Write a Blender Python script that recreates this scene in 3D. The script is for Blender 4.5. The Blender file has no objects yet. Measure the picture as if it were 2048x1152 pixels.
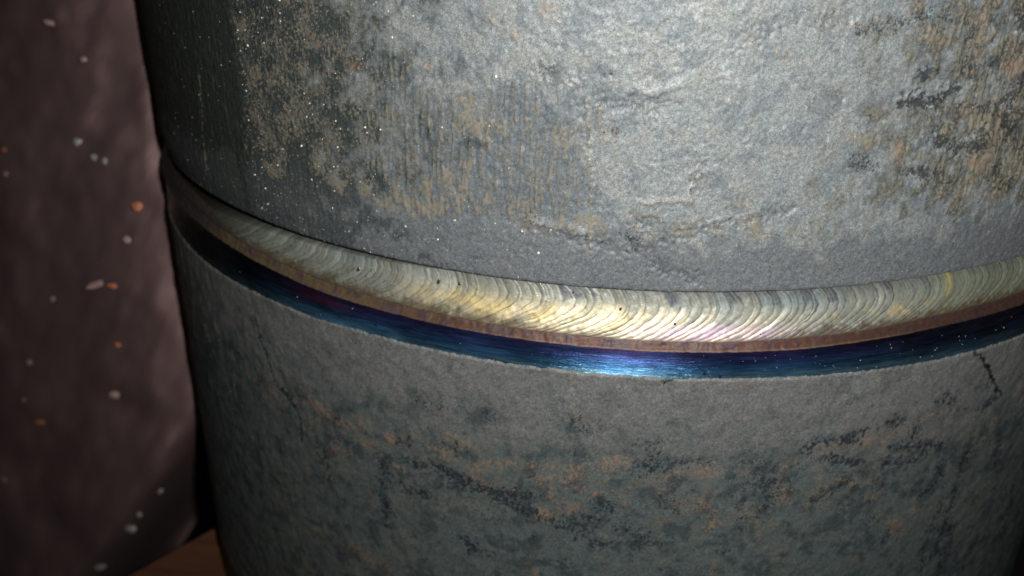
import bpy, math, random
import numpy as np
from mathutils import Matrix, Vector

ANROT = .25
S = 0.0842                      # outer radius of the lower pipe in metres (all surface coordinates below are in pipe radii)
DIST = 2.13240942               # camera distance from the pipe axis, in radii
CAMR = [[0.992254314995889, -0.10382789895327452, -0.06819927984214944],
        [0.12333121876104309, 0.8890587016779293, 0.4408673671861758],
        [0.014858830739828728, -0.44586364773291765, 0.894977554343874]]   # columns: right, forward, up

scene = bpy.context.scene
col = scene.collection
rng = np.random.default_rng(7)
random.seed(7)

# ------------------------------------------------------------------ camera
cam_data = bpy.data.cameras.new('camera')
cam = bpy.data.objects.new('camera', cam_data)
col.objects.link(cam)
scene.camera = cam
cam_data.sensor_width = 36
cam_data.lens = 36 * 1903.69863 / 2048
cam_data.clip_start = 0.004
cam_data.clip_end = 20
Rr, Rf, Ru = [Vector((CAMR[0][i], CAMR[1][i], CAMR[2][i])) for i in range(3)]
m = Matrix((Rr, Ru, -Rf)).transposed().to_4x4()
m.translation = Vector((0, -DIST * S, 0))
cam.matrix_world = m
cam_data.dof.use_dof = True
cam_data.dof.focus_distance = 0.102
cam_data.dof.aperture_fstop = 31

# ------------------------------------------------------------------ light: the phone's flash beside the lens, and a dim workshop
world = bpy.data.worlds.new('World')
scene.world = world
world.use_nodes = True
world.node_tree.nodes['Background'].inputs[0].default_value = (0.9, 0.95, 1.0, 1)
world.node_tree.nodes['Background'].inputs[1].default_value = 0.012
fl = bpy.data.lights.new('flash', 'SPOT')
fl.energy = 1.02
fl.color = (1.0, 0.995, 0.975)
fl.shadow_soft_size = 0.0016
fl.spot_size = math.radians(116)
fl.spot_blend = 1.0
flo = bpy.data.objects.new('flash', fl)
col.objects.link(flo)
mf = Matrix((Rr, Ru, -Rf)).transposed().to_4x4() @ Matrix.Rotation(math.radians(10), 4, 'X') @ Matrix.Rotation(math.radians(-7), 4, 'Y')
mf.translation = Vector((0, -DIST * S, 0)) + Rr * 0.115 * S + Ru * 0.06 * S
flo.matrix_world = mf
scene.view_settings.view_transform = 'Standard'
scene.view_settings.look = 'None'
scene.view_settings.exposure = 0
scene.view_settings.gamma = 1
scene.cycles.max_bounces = 4
scene.cycles.sample_clamp_indirect = 2.0

# ------------------------------------------------------------------ random fields on the unrolled pipe (s = arc, z = height)
NS, NZ = 4096, 1024
LS, LZ = 2 * math.pi, 2.6
_fx = np.fft.rfftfreq(NZ, LZ / NZ)[None, :]
_fy = np.fft.fftfreq(NS, LS / NS)[:, None]

class Field:
    """Smooth random field with structure around a given length, stretched by (ss, sz)."""
    def __init__(self, seed, size, ss=1.0, sz=1.0, slope=2.2, oct_=4.0):
        g = np.random.default_rng(seed).standard_normal((NS, NZ)).astype(np.float32)
        k = np.sqrt((_fy * ss) ** 2 + (_fx * sz) ** 2) * size
        amp = 1.0 / (1 + k ** 2) ** (slope / 2) * (k * oct_) ** 2 / (1 + (k * oct_) ** 2)
        f = np.fft.irfft2(np.fft.rfft2(g) * amp, s=(NS, NZ))
        f = (f - f.mean()) / f.std()
        self.f = f.astype(np.float32)
    def __call__(self, s, z):
        a = (s / LS * NS) % NS
        b = (z / LZ * NZ) % NZ
        i, j = a.astype(np.int32), b.astype(np.int32)
        u, v = (a - i).astype(np.float32), (b - j).astype(np.float32)
        i %= NS; j %= NZ
        i1, j1 = (i + 1) % NS, (j + 1) % NZ
        F = self.f
        return (F[i, j] * (1 - u) + F[i1, j] * u) * (1 - v) + (F[i, j1] * (1 - u) + F[i1, j1] * u) * v

def sstep(a, b, x):
    t = np.clip((x - a) / (b - a), 0, 1)
    return t * t * (3 - 2 * t)

def mixc(c, col_, m):
    return c * (1 - m[..., None]) + np.asarray(col_, np.float32) * m[..., None]

# ------------------------------------------------------------------ materials
def new_mat(name):
    mt = bpy.data.materials.new(name)
    mt.use_nodes = True
    nt = mt.node_tree
    b = nt.nodes['Principled BSDF']
    return mt, nt, b

def nd(nt, t, **kw):
    n = nt.nodes.new(t)
    for k, v in kw.items():
        setattr(n, k, v)
    return n

def noise(nt, scale, detail=3, rough=.55, vec=None, mscale=(1, 1, 1)):
    n = nd(nt, 'ShaderNodeTexNoise')
    n.inputs['Scale'].default_value = scale
    n.inputs['Detail'].default_value = detail
    n.inputs['Roughness'].default_value = rough
    tc = nd(nt, 'ShaderNodeTexCoord')
    mp = nd(nt, 'ShaderNodeMapping')
    mp.inputs['Scale'].default_value = mscale
    nt.links.new(tc.outputs['Object'], mp.inputs['Vector'])
    nt.links.new(mp.outputs[0], n.inputs['Vector'])
    return n.outputs['Fac']

def mrange(nt, src, a, b, c, d):
    n = nd(nt, 'ShaderNodeMapRange')
    for i, v in enumerate((a, b, c, d)):
        n.inputs[i + 1].default_value = v
    nt.links.new(src, n.inputs[0])
    return n.outputs[0]

def math_(nt, op, a, b):
    n = nd(nt, 'ShaderNodeMath', operation=op)
    for i, v in enumerate((a, b)):
        if isinstance(v, (int, float)):
            n.inputs[i].default_value = v
        else:
            nt.links.new(v, n.inputs[i])
    return n.outputs[0]

def scalec(nt, c, f):
    n = nd(nt, 'ShaderNodeVectorMath', operation='SCALE')
    nt.links.new(c, n.inputs[0])
    nt.links.new(f, n.inputs['Scale'])
    return n.outputs[0]

def attr_mat(name, grain, grain_amp, rough, rough_amp, bump, bump_scale, metallic=0.0, spec=0.5, mscale=(1, 1, 1), aniso=0):
    """Colour from the surface's own painted attribute, fine grain and relief from noise."""
    mt, nt, b = new_mat(name)
    at = nd(nt, 'ShaderNodeAttribute', attribute_name='tint')
    f1 = noise(nt, grain, 3, .65, mscale=mscale)
    f2 = noise(nt, grain * .37, 2, .6)
    g = math_(nt, 'MULTIPLY', mrange(nt, f1, .32, .68, 1 - grain_amp, 1 + grain_amp), mrange(nt, f2, .35, .65, 1 - grain_amp * .45, 1 + grain_amp * .45))
    nt.links.new(scalec(nt, at.outputs['Color'], g), b.inputs['Base Color'])
    nt.links.new(mrange(nt, f1, .3, .7, rough + rough_amp, rough - rough_amp), b.inputs['Roughness'])
    b.inputs['Metallic'].default_value = metallic
    b.inputs['Specular IOR Level'].default_value = spec
    bp = nd(nt, 'ShaderNodeBump')
    bp.inputs['Distance'].default_value = bump
    bp.inputs['Strength'].default_value = 1.0
    nt.links.new(noise(nt, bump_scale, 3, .6, mscale=mscale), bp.inputs['Height'])
    nt.links.new(bp.outputs[0], b.inputs['Normal'])
    return mt, nt, b

def flakes(mt, nt, b, colors, scale=2300, mscale=(1, 1, 1)):
    """Crisp-edged flakes of tan scale, rust and bare black; how dense each grows is painted per surface point."""
    at = nd(nt, 'ShaderNodeAttribute', attribute_name='wear')
    sp = nd(nt, 'ShaderNodeSeparateColor')
    nt.links.new(at.outputs['Color'], sp.inputs[0])
    src = b.inputs['Base Color'].links[0].from_socket
    for i, (c_, k) in enumerate(zip(colors, (1.0, .8, 1.15))):
        n = noise(nt, scale * k, 6, .62, mscale=tuple(m_ * (1 + .13 * i) for m_ in mscale))
        nf = noise(nt, scale * k * 3.1, 2, .6)
        n = math_(nt, 'ADD', n, math_(nt, 'MULTIPLY', math_(nt, 'SUBTRACT', nf, .5), .30))
        thr = math_(nt, 'SUBTRACT', .70, math_(nt, 'MULTIPLY', sp.outputs[i], .34))
        mk = math_(nt, 'DIVIDE', math_(nt, 'SUBTRACT', n, thr), .05)
        cl = nd(nt, 'ShaderNodeClamp'); nt.links.new(mk, cl.inputs[0])
        mx = nd(nt, 'ShaderNodeMix', data_type='RGBA')
        nt.links.new(math_(nt, 'MULTIPLY', cl.outputs[0], c_[3]), mx.inputs[0])
        nt.links.new(src, mx.inputs[6])
        mx.inputs[7].default_value = tuple(c_[:3]) + (1,)
        src = mx.outputs[2]
        if i == 0: tanmask = cl.outputs[0]
    nt.links.new(src, b.inputs['Base Color'])
    bp = nd(nt, 'ShaderNodeBump')
    bp.inputs['Distance'].default_value = .00003
    old = b.inputs['Normal'].links[0].from_socket
    nt.links.new(old, bp.inputs['Normal']); nt.links.new(tanmask, bp.inputs['Height'])
    nt.links.new(bp.outputs[0], b.inputs['Normal'])

# ------------------------------------------------------------------ mesh helpers
def grid_mesh(name, X, Y, Z, tint=None, mat=None, parent=None, wrap=False, wear=None):
    """X, Y, Z: (rows, cols) arrays. wrap joins the last column to the first."""
    r, c = X.shape
    me = bpy.data.meshes.new(name)
    co = np.stack([X, Y, Z], -1).reshape(-1, 3).astype(np.float32)
    me.vertices.add(r * c)
    me.vertices.foreach_set('co', co.ravel())
    ii = np.arange(r - 1)[:, None]
    jj = np.arange(c if wrap else c - 1)[None, :]
    j1 = (jj + 1) % c
    q = np.stack([ii * c + jj, ii * c + j1, (ii + 1) * c + j1, (ii + 1) * c + jj], -1).reshape(-1, 4)[:, ::-1].astype(np.int32)
    n = len(q)
    me.loops.add(n * 4)
    me.loops.foreach_set('vertex_index', q.ravel())
    me.polygons.add(n)
    me.polygons.foreach_set('loop_start', np.arange(n, dtype=np.int32) * 4)
    me.polygons.foreach_set('loop_total', np.full(n, 4, np.int32))
    me.polygons.foreach_set('use_smooth', np.ones(n, bool))
    me.update()
    if tint is not None:
        a = me.color_attributes.new('tint', 'FLOAT_COLOR', 'POINT')
        t = np.ones((r * c, 4), np.float32)
        t[:, :3] = np.clip(tint.reshape(-1, 3), 0, 1)
        a.data.foreach_set('color', t.ravel())
    if wear is not None:
        a = me.color_attributes.new('wear', 'FLOAT_COLOR', 'POINT')
        t = np.zeros((r * c, 4), np.float32)
        w_ = wear.reshape(-1, 3)
        t[:len(w_), :3] = np.clip(w_, 0, 1)
        a.data.foreach_set('color', t.ravel())
    o = bpy.data.objects.new(name, me)
    col.objects.link(o)
    if mat: me.materials.append(mat)
    if parent: o.parent = parent
    return o

def poly_mesh(name, verts, faces, mat, parent=None, smooth=False):
    me = bpy.data.meshes.new(name)
    me.from_pydata(verts, [], faces)
    me.update()
    if smooth:
        me.polygons.foreach_set('use_smooth', np.ones(len(faces), bool))
    me.materials.append(mat)
    o = bpy.data.objects.new(name, me)
    col.objects.link(o)
    if parent: o.parent = parent
    return o

def angles(lo, hi, step, back=2.0):
    """Angles in degrees round the whole pipe (0 faces the camera): fine between lo and hi, coarse behind."""
    a = np.arange(lo, hi, step)
    b = np.arange(hi, lo + 360, back)
    return np.concatenate([a, b])

def revolve(name, T, Zr, Rr_, tint, mat, parent, dx=0.0, wear=None):
    t = np.radians(T)[None, :]
    X = (Rr_ * np.sin(t) + dx) * S
    Y = (-Rr_ * np.cos(t)) * S
    return grid_mesh(name, X, Y, Zr * S, tint, mat, parent, wrap=True, wear=wear)

# marks on the two pipes: (part, kind, width, strength, [(degrees round the pipe, height in radii)])
# kinds: r rust, d dark, p pale scale, h ridge, g groove, c crack
FEATURES = [
    ('U', 'd', 5.0, 1.0, [(-30.9, -0.233), (-30.6, -0.252), (-30.6, -0.269)]),
    ('U', 'd', 4.0, 1.0, [(-29.0, -0.239), (-29.1, -0.266)]),
    ('U', 'd', 3.0, 0.8, [(-31.8, -0.241), (-31.4, -0.285)]),
    ('U', 'd', 10.0, 0.55, [(-35.4, -0.242), (-35.6, -0.328), (-35.2, -0.401), (-35.3, -0.487), (-35.2, -0.561)]),
    ('U', 'd', 6.0, 0.6, [(-34.8, -0.283), (-34.5, -0.346)]),
    ('U', 'd', 12.0, 0.3, [(-42.7, -0.259), (-42.7, -0.342), (-43.4, -0.464)]),
    ('U', 'p', 2.0, 0.8, [(-40.7, -0.366), (-41.3, -0.431), (-42.0, -0.517), (-42.3, -0.562)]),
    ('U', 'p', 2.5, 0.6, [(-61.1, -0.442), (-62.3, -0.504), (-62.2, -0.562)]),
    ('U', 'd', 4.0, 0.5, [(-49.5, -0.307), (-51.5, -0.413), (-53.1, -0.508)]),
    ('U', 'r', 7.0, 0.6, [(-5.4, -0.206), (-5.1, -0.21)]),
    ('U', 'r', 4.0, 0.5, [(-8.1, -0.233), (-7.3, -0.238)]),
    ('U', 'r', 3.0, 0.5, [(-9.2, -0.218), (-8.8, -0.221)]),
    ('U', 'r', 4.0, 0.5, [(-3.2, -0.263), (-2.2, -0.266)]),
    ('U', 'r', 3.0, 0.4, [(-4.9, -0.234), (-4.4, -0.235)]),
    ('U', 'r', 5.0, 0.4, [(-24.6, -0.269), (-23.7, -0.274)]),
    ('U', 'r', 4.0, 0.6, [(-21.4, -0.292), (-20.4, -0.298)]),
    ('U', 'r', 5.0, 0.5, [(-14.2, -0.283), (-14.0, -0.287)]),
    ('U', 'r', 5.0, 0.7, [(-0.4, -0.355), (-0.1, -0.352)]),
    ('U', 'd', 3.0, 0.8, [(-0.1, -0.351), (0.1, -0.348)]),
    ('U', 'p', 7.0, 0.5, [(-11.1, -0.324), (-10.8, -0.349), (-10.3, -0.368), (-9.5, -0.378)]),
    ('U', 'p', 8.0, 0.4, [(-4.1, -0.359), (-3.0, -0.364)]),
    ('U', 'p', 8.0, 0.4, [(-13.4, -0.429), (-12.6, -0.441)]),
    ('U', 'p', 6.0, 0.45, [(-11.5, -0.411), (-10.9, -0.423), (-11.7, -0.449)]),
    ('U', 'p', 2.0, 0.5, [(-2.2, -0.312), (-1.9, -0.368), (-1.6, -0.441), (-1.3, -0.526)]),
    ('U', 'h', 2.5, 0.6, [(-2.2, -0.312), (-1.9, -0.368), (-1.6, -0.441)]),
    ('U', 'p', 2.0, 0.6, [(-1.3, -0.308), (-1.3, -0.348)]),
    ('U', 'g', 3.0, 0.6, [(-2.7, -0.312), (-2.4, -0.366)]),
    ('U', 'g', 3.0, 0.5, [(-1.5, -0.394), (-1.3, -0.455)]),
    ('U', 'h', 5.0, 0.9, [(-9.0, -0.286), (-8.4, -0.293), (-7.7, -0.292)]),
    ('U', 'g', 3.0, 0.8, [(-8.9, -0.29), (-8.3, -0.295), (-7.6, -0.294)]),
    ('U', 'h', 5.0, 0.9, [(-3.7, -0.281), (-3.2, -0.288), (-2.4, -0.287)]),
    ('U', 'g', 3.0, 0.8, [(-3.6, -0.286), (-3.1, -0.291), (-2.4, -0.29)]),
    ('U', 'g', 7.0, 0.7, [(-6.5, -0.484), (-4.5, -0.489), (-1.8, -0.497), (0.8, -0.507), (3.1, -0.508)]),
    ('U', 'g', 5.0, 0.7, [(3.6, -0.526), (5.1, -0.537), (7.1, -0.548)]),
    ('U', 'h', 5.0, 0.8, [(-6.1, -0.476), (-4.2, -0.481), (-1.5, -0.49)]),
    ('U', 'g', 6.0, 0.8, [(5.9, -0.478), (7.4, -0.47), (9.2, -0.463), (11.4, -0.455), (13.3, -0.449)]),
    ('U', 'h', 6.0, 0.6, [(6.1, -0.471), (7.7, -0.462), (10.3, -0.454)]),
    ('U', 'g', 5.0, 0.6, [(6.1, -0.382), (6.3, -0.398), (6.1, -0.415), (5.9, -0.43)]),
    ('U', 'd', 4.0, 0.3, [(6.2, -0.398), (6.0, -0.418)]),
    ('U', 'h', 2.5, 0.9, [(1.9, -0.441), (3.9, -0.438), (6.1, -0.437)]),
    ('U', 'p', 1.5, 0.9, [(1.9, -0.44), (3.9, -0.437), (6.1, -0.436)]),
    ('U', 'p', 1.5, 0.9, [(7.9, -0.44), (9.6, -0.441)]),
    ('U', 'p', 2.5, 0.8, [(1.8, -0.458), (3.6, -0.458)]),
    ('U', 'p', 2.0, 0.8, [(5.8, -0.406), (6.6, -0.406)]),
    ('U', 'p', 2.0, 0.7, [(1.1, -0.488), (2.1, -0.486)]),
    ('U', 'g', 8.0, 0.8, [(2.0, -0.466), (2.9, -0.473)]),
    ('U', 'd', 7.0, 0.6, [(1.4, -0.485), (1.9, -0.497)]),
    ('U', 'g', 8.0, 0.8, [(3.9, -0.488), (4.7, -0.491), (5.6, -0.483)]),
    ('U', 'd', 7.0, 0.4, [(-6.1, -0.471), (-6.5, -0.459)]),
    ('U', 'r', 8.0, 0.3, [(-7.3, -0.475), (-6.3, -0.48), (-5.5, -0.486)]),
    ('U', 'r', 7.0, 0.25, [(2.6, -0.485), (3.4, -0.49)]),
    ('U', 'p', 9.0, 0.3, [(9.0, -0.434), (10.2, -0.441)]),
    ('U', 'g', 4.0, 0.7, [(16.0, -0.294), (15.6, -0.332)]),
    ('U', 'd', 5.0, 0.7, [(20.8, -0.314), (21.7, -0.312), (23.0, -0.315)]),
    ('U', 'g', 8.0, 1.0, [(20.9, -0.314), (21.7, -0.313), (23.9, -0.314), (24.6, -0.304)]),
    ('U', 'd', 4.0, 0.8, [(23.0, -0.315), (24.1, -0.313), (24.5, -0.304), (25.2, -0.299)]),
    ('U', 'd', 6.0, 0.7, [(22.1, -0.28), (22.7, -0.274)]),
    ('U', 'd', 8.0, 0.5, [(25.0, -0.275), (28.2, -0.272)]),
    ('U', 'd', 8.0, 0.5, [(27.3, -0.327), (29.2, -0.34), (31.2, -0.35)]),
    ('U', 'd', 6.0, 0.5, [(21.7, -0.402), (22.4, -0.406), (24.4, -0.409)]),
    ('U', 'd', 9.0, 0.45, [(23.7, -0.358), (25.7, -0.374), (28.8, -0.386)]),
    ('U', 'd', 9.0, 0.4, [(17.4, -0.384), (19.3, -0.393)]),
    ('U', 'r', 4.0, 0.5, [(25.9, -0.21), (26.3, -0.229), (26.6, -0.247)]),
    ('U', 'r', 4.0, 0.7, [(20.0, -0.189), (20.2, -0.197)]),
    ('U', 'r', 10.0, 0.55, [(29.5, -0.275), (30.6, -0.283), (31.0, -0.271)]),
    ('U', 'r', 5.0, 0.5, [(23.4, -0.226), (23.2, -0.238)]),
    ('U', 'r', 4.0, 0.5, [(27.6, -0.377), (28.5, -0.413)]),
    ('U', 'r', 5.0, 0.4, [(19.2, -0.318), (20.3, -0.328)]),
    ('U', 'r', 5.0, 0.4, [(16.1, -0.342), (16.5, -0.346)]),
    ('U', 'r', 4.0, 0.5, [(16.2, -0.217), (16.7, -0.22)]),
    ('U', 'r', 3.0, 0.6, [(11.3, -0.242), (11.5, -0.26)]),
    ('U', 'r', 4.0, 0.4, [(8.5, -0.234), (8.8, -0.236)]),
    ('U', 'r', 8.0, 0.4, [(20.9, -0.374), (21.4, -0.382)]),
    ('U', 'p', 5.0, 0.7, [(17.2, -0.352), (18.2, -0.356), (19.1, -0.358)]),
    ('U', 'p', 8.0, 0.5, [(27.5, -0.34), (29.3, -0.347), (30.0, -0.341)]),
    ('U', 'p', 7.0, 0.5, [(28.0, -0.398), (31.9, -0.414), (33.5, -0.41)]),
    ('U', 'p', 3.0, 0.6, [(26.3, -0.259), (26.2, -0.241)]),
    ('U', 'p', 4.0, 0.5, [(27.3, -0.236), (26.8, -0.244)]),
    ('U', 'p', 9.0, 0.5, [(31.6, -0.427), (34.0, -0.429)]),
    ('U', 'p', 8.0, 0.4, [(27.7, -0.44), (32.4, -0.465)]),
    ('U', 'g', 5.0, 0.6, [(9.3, -0.222), (11.9, -0.21), (15.4, -0.205)]),
    ('U', 'd', 8.0, 0.4, [(15.7, -0.228), (19.2, -0.212), (22.3, -0.208)]),
    ('U', 'h', 7.0, 0.8, [(5.0, -0.2), (5.3, -0.217)]),
    ('U', 'h', 6.0, 0.7, [(7.2, -0.275), (8.3, -0.287)]),
    ('U', 'h', 6.0, 0.7, [(1.8, -0.299), (3.5, -0.295), (4.5, -0.282)]),
    ('U', 'g', 6.0, 0.7, [(-1.3, -0.308), (1.5, -0.315), (3.2, -0.307)]),
    ('U', 'h', 5.0, 0.8, [(5.6, -0.418), (5.5, -0.432)]),
    ('U', 'g', 5.0, 0.6, [(8.0, -0.24), (9.9, -0.222)]),
    ('U', 'd', 3.0, 0.9, [(-13.3, -0.565), (-13.1, -0.568)]),
    ('U', 'd', 3.0, 0.8, [(-0.5, -0.561), (-0.3, -0.564)]),
    ('U', 'd', 5.0, 0.7, [(-0.9, -0.28), (-0.9, -0.28)]),
    ('U', 'g', 7.0, 0.5, [(-5.5, -0.281), (-4.9, -0.284)]),
    ('U', 'd', 10.0, 0.25, [(-5.8, -0.282), (-4.8, -0.284)]),
    ('L', 'c', 2.2, 1.0, [(-35.2, -0.75), (-34.9, -0.786), (-34.2, -0.805), (-33.5, -0.844), (-32.5, -0.861), (-31.4, -0.873), (-30.5, -0.886)]),
    ('L', 'c', 2.0, 0.7, [(-30.5, -0.886), (-29.9, -0.906), (-29.9, -0.947)]),
    ('L', 'c', 3.0, 1.0, [(32.5, -0.699), (33.4, -0.71), (34.8, -0.736), (35.9, -0.759), (36.9, -0.783), (38.2, -0.803)]),
    ('L', 'c', 2.0, 0.6, [(38.2, -0.803), (37.3, -0.808), (35.6, -0.826)]),
    ('L', 'c', 4.0, 1.0, [(4.5, -0.698), (4.8, -0.696), (5.1, -0.693)]),
    ('L', 'r', 6.0, 0.5, [(-35.6, -0.894), (-33.8, -0.881)]),
    ('L', 'r', 5.0, 0.5, [(-33.1, -0.89), (-31.9, -0.887)]),
    ('L', 'r', 5.0, 0.6, [(-30.9, -0.874), (-29.3, -0.869)]),
    ('L', 'r', 8.0, 0.7, [(-27.9, -0.861), (-26.4, -0.867), (-24.9, -0.876), (-23.4, -0.876)]),
    ('L', 'r', 6.0, 0.6, [(-28.8, -0.896), (-27.4, -0.889)]),
    ('L', 'r', 4.0, 0.5, [(-28.7, -0.907), (-28.5, -0.918)]),
    ('L', 'r', 6.0, 0.6, [(-22.5, -0.861), (-21.6, -0.86)]),
    ('L', 'r', 6.0, 0.6, [(-19.8, -0.866), (-18.5, -0.87)]),
    ('L', 'r', 6.0, 0.55, [(-24.9, -0.915), (-25.5, -0.934)]),
    ('L', 'r', 5.0, 0.7, [(-18.6, -0.919), (-17.8, -0.926)]),
    ('L', 'r', 7.0, 0.45, [(-13.0, -0.832), (-11.6, -0.841), (-10.5, -0.845)]),
    ('L', 'r', 9.0, 0.45, [(-14.7, -0.869), (-13.0, -0.875), (-11.9, -0.883), (-10.9, -0.884)]),
    ('L', 'r', 6.0, 0.45, [(-17.0, -0.885), (-15.5, -0.892)]),
    ('L', 'r', 5.0, 0.6, [(-21.9, -0.894), (-21.5, -0.896)]),
    ('L', 'p', 2.0, 0.9, [(-21.9, -0.894), (-20.9, -0.894)]),
    ('L', 'r', 7.0, 0.45, [(-9.1, -0.867), (-7.1, -0.865), (-5.0, -0.859), (-2.9, -0.856), (-0.8, -0.854), (1.7, -0.847)]),
    ('L', 'r', 7.0, 0.45, [(-1.2, -0.852), (0.1, -0.847), (1.3, -0.848)]),
    ('L', 'r', 7.0, 0.5, [(0.4, -0.836), (1.4, -0.83), (3.7, -0.831)]),
    ('L', 'r', 6.0, 0.5, [(-2.8, -0.881), (-2.2, -0.868), (-1.6, -0.856)]),
    ('L', 'r', 6.0, 0.6, [(-5.4, -0.877), (-4.7, -0.88)]),
    ('L', 'r', 6.0, 0.5, [(-4.7, -0.895), (-4.1, -0.895)]),
    ('L', 'r', 6.0, 0.7, [(-1.7, -0.893), (-1.3, -0.895)]),
    ('L', 'r', 5.0, 0.6, [(-0.9, -0.893), (-0.6, -0.896)]),
    ('L', 'r', 5.0, 0.6, [(-0.2, -0.9), (0.2, -0.901)]),
    ('L', 'r', 6.0, 0.5, [(1.2, -0.9), (1.7, -0.897)]),
    ('L', 'r', 5.0, 0.5, [(2.5, -0.888), (3.3, -0.878), (3.9, -0.868)]),
    ('L', 'r', 7.0, 0.5, [(5.1, -0.861), (6.7, -0.851), (8.3, -0.847), (10.0, -0.847)]),
    ('L', 'r', 6.0, 0.4, [(11.7, -0.852), (13.1, -0.858)]),
    ('L', 'r', 5.0, 0.6, [(15.1, -0.843), (16.7, -0.841)]),
    ('L', 'r', 6.0, 0.4, [(15.6, -0.894), (16.4, -0.891)]),
    ('L', 'r', 9.0, 0.35, [(17.6, -0.821), (20.3, -0.823), (23.2, -0.822), (26.1, -0.817)]),
    ('L', 'r', 8.0, 0.45, [(24.9, -0.797), (27.4, -0.795), (30.1, -0.795)]),
    ('L', 'r', 8.0, 0.3, [(28.6, -0.838), (30.8, -0.834), (31.8, -0.825)]),
    ('L', 'r', 6.0, 0.8, [(19.5, -0.821), (19.7, -0.817)]),
    ('L', 'r', 6.0, 0.6, [(29.7, -0.978), (30.1, -0.985)]),
    ('L', 'r', 10.0, 0.5, [(27.7, -0.993), (28.7, -1.018)]),
    ('L', 'r', 6.0, 0.5, [(22.0, -0.889), (22.8, -0.89)]),
    ('L', 'r', 5.0, 0.4, [(24.7, -0.925), (25.5, -0.929)]),
    ('L', 'r', 7.0, 0.9, [(-4.8, -0.941), (-4.7, -0.952)]),
    ('L', 'r', 7.0, 0.4, [(-2.7, -0.93), (-2.5, -0.939)]),
    ('L', 'r', 5.0, 0.5, [(-35.5, -1.108), (-34.7, -1.117), (-33.4, -1.117)]),
    ('L', 'r', 5.0, 0.4, [(-30.0, -1.13), (-28.2, -1.136)]),
    ('L', 'r', 5.0, 0.35, [(-41.4, -1.234), (-40.8, -1.253)]),
    ('L', 'r', 4.0, 0.6, [(-51.0, -1.263), (-50.1, -1.285)]),
    ('L', 'r', 14.0, 0.4, [(-24.5, -1.126), (-22.7, -1.139), (-20.3, -1.137)]),
    ('L', 'r', 10.0, 0.5, [(-21.2, -1.138), (-19.5, -1.147)]),
    ('L', 'r', 8.0, 0.4, [(-32.2, -1.22), (-30.8, -1.242)]),
    ('L', 'r', 12.0, 0.25, [(-19.6, -1.099), (-16.9, -1.101)]),
    ('L', 'r', 8.0, 0.3, [(9.4, -0.958), (12.3, -0.931)]),
    ('L', 'r', 10.0, 0.25, [(14.5, -0.982), (16.5, -1.006)]),
    ('L', 'r', 12.0, 0.2, [(4.4, -0.989), (4.9, -0.998)]),
    ('L', 'd', 7.0, 0.5, [(-17.9, -0.872), (-16.9, -0.869)]),
    ('L', 'd', 7.0, 0.6, [(-13.3, -0.853), (-12.3, -0.858)]),
    ('L', 'd', 6.0, 0.55, [(-17.3, -0.906), (-16.2, -0.907), (-15.5, -0.906)]),
    ('L', 'd', 6.0, 0.55, [(-14.5, -0.896), (-13.5, -0.896)]),
    ('L', 'd', 4.0, 0.6, [(-14.0, -0.903), (-12.8, -0.907), (-11.2, -0.909)]),
    ('L', 'd', 4.0, 0.5, [(-13.5, -0.91), (-12.1, -0.913), (-10.7, -0.916)]),
    ('L', 'd', 3.0, 0.5, [(-15.0, -0.928), (-13.1, -0.932)]),
    ('L', 'd', 7.0, 0.6, [(-19.9, -0.917), (-19.7, -0.94), (-20.1, -0.972)]),
    ('L', 'd', 6.0, 0.55, [(-20.0, -0.997), (-19.7, -1.026), (-19.6, -1.051)]),
    ('L', 'd', 5.0, 0.8, [(-17.4, -0.958), (-16.3, -0.959), (-15.0, -0.958)]),
    ('L', 'd', 4.0, 0.7, [(-18.0, -0.954), (-17.8, -0.955)]),
    ('L', 'd', 8.0, 0.5, [(-11.7, -0.92), (-8.4, -0.92), (-5.8, -0.92)]),
    ('L', 'd', 6.0, 0.5, [(-8.4, -0.935), (-5.7, -0.949), (-3.0, -0.964), (-1.3, -0.979)]),
    ('L', 'd', 5.0, 0.6, [(-0.4, -0.991), (1.4, -0.993)]),
    ('L', 'd', 11.0, 0.4, [(-2.2, -0.952), (-0.4, -0.967)]),
    ('L', 'd', 16.0, 0.35, [(2.6, -0.962), (3.9, -0.979), (3.6, -0.999)]),
    ('L', 'd', 9.0, 0.5, [(0.3, -0.918), (0.9, -0.922)]),
    ('L', 'd', 7.0, 0.6, [(-11.5, -1.027), (-11.0, -1.04), (-11.2, -1.052)]),
    ('L', 'd', 5.0, 0.6, [(-9.8, -1.045), (-9.1, -1.052)]),
    ('L', 'd', 4.0, 0.7, [(-0.9, -0.944), (0.4, -0.946)]),
    ('L', 'd', 4.0, 0.6, [(-4.7, -1.049), (-3.8, -1.048)]),
    ('L', 'd', 5.0, 0.5, [(-2.9, -1.033), (-2.4, -1.042)]),
    ('L', 'd', 14.0, 0.45, [(4.4, -0.804), (4.9, -0.83), (4.6, -0.848)]),
    ('L', 'd', 5.0, 0.5, [(6.6, -0.833), (8.3, -0.833), (9.5, -0.833)]),
    ('L', 'd', 6.0, 0.35, [(-2.9, -0.829), (-0.8, -0.829)]),
    ('L', 'd', 18.0, 0.3, [(12.4, -0.831), (14.0, -0.859), (15.1, -0.888), (14.8, -0.907)]),
    ('L', 'd', 3.0, 0.7, [(16.3, -0.823), (17.6, -0.825)]),
    ('L', 'd', 5.0, 0.7, [(17.5, -0.812), (18.8, -0.808), (21.1, -0.81)]),
    ('L', 'd', 7.0, 0.7, [(20.7, -0.81), (21.9, -0.812)]),
    ('L', 'd', 5.0, 0.6, [(21.9, -0.798), (24.3, -0.795), (26.4, -0.795)]),
    ('L', 'd', 5.0, 0.8, [(19.1, -0.838), (20.6, -0.846), (22.6, -0.857)]),
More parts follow.
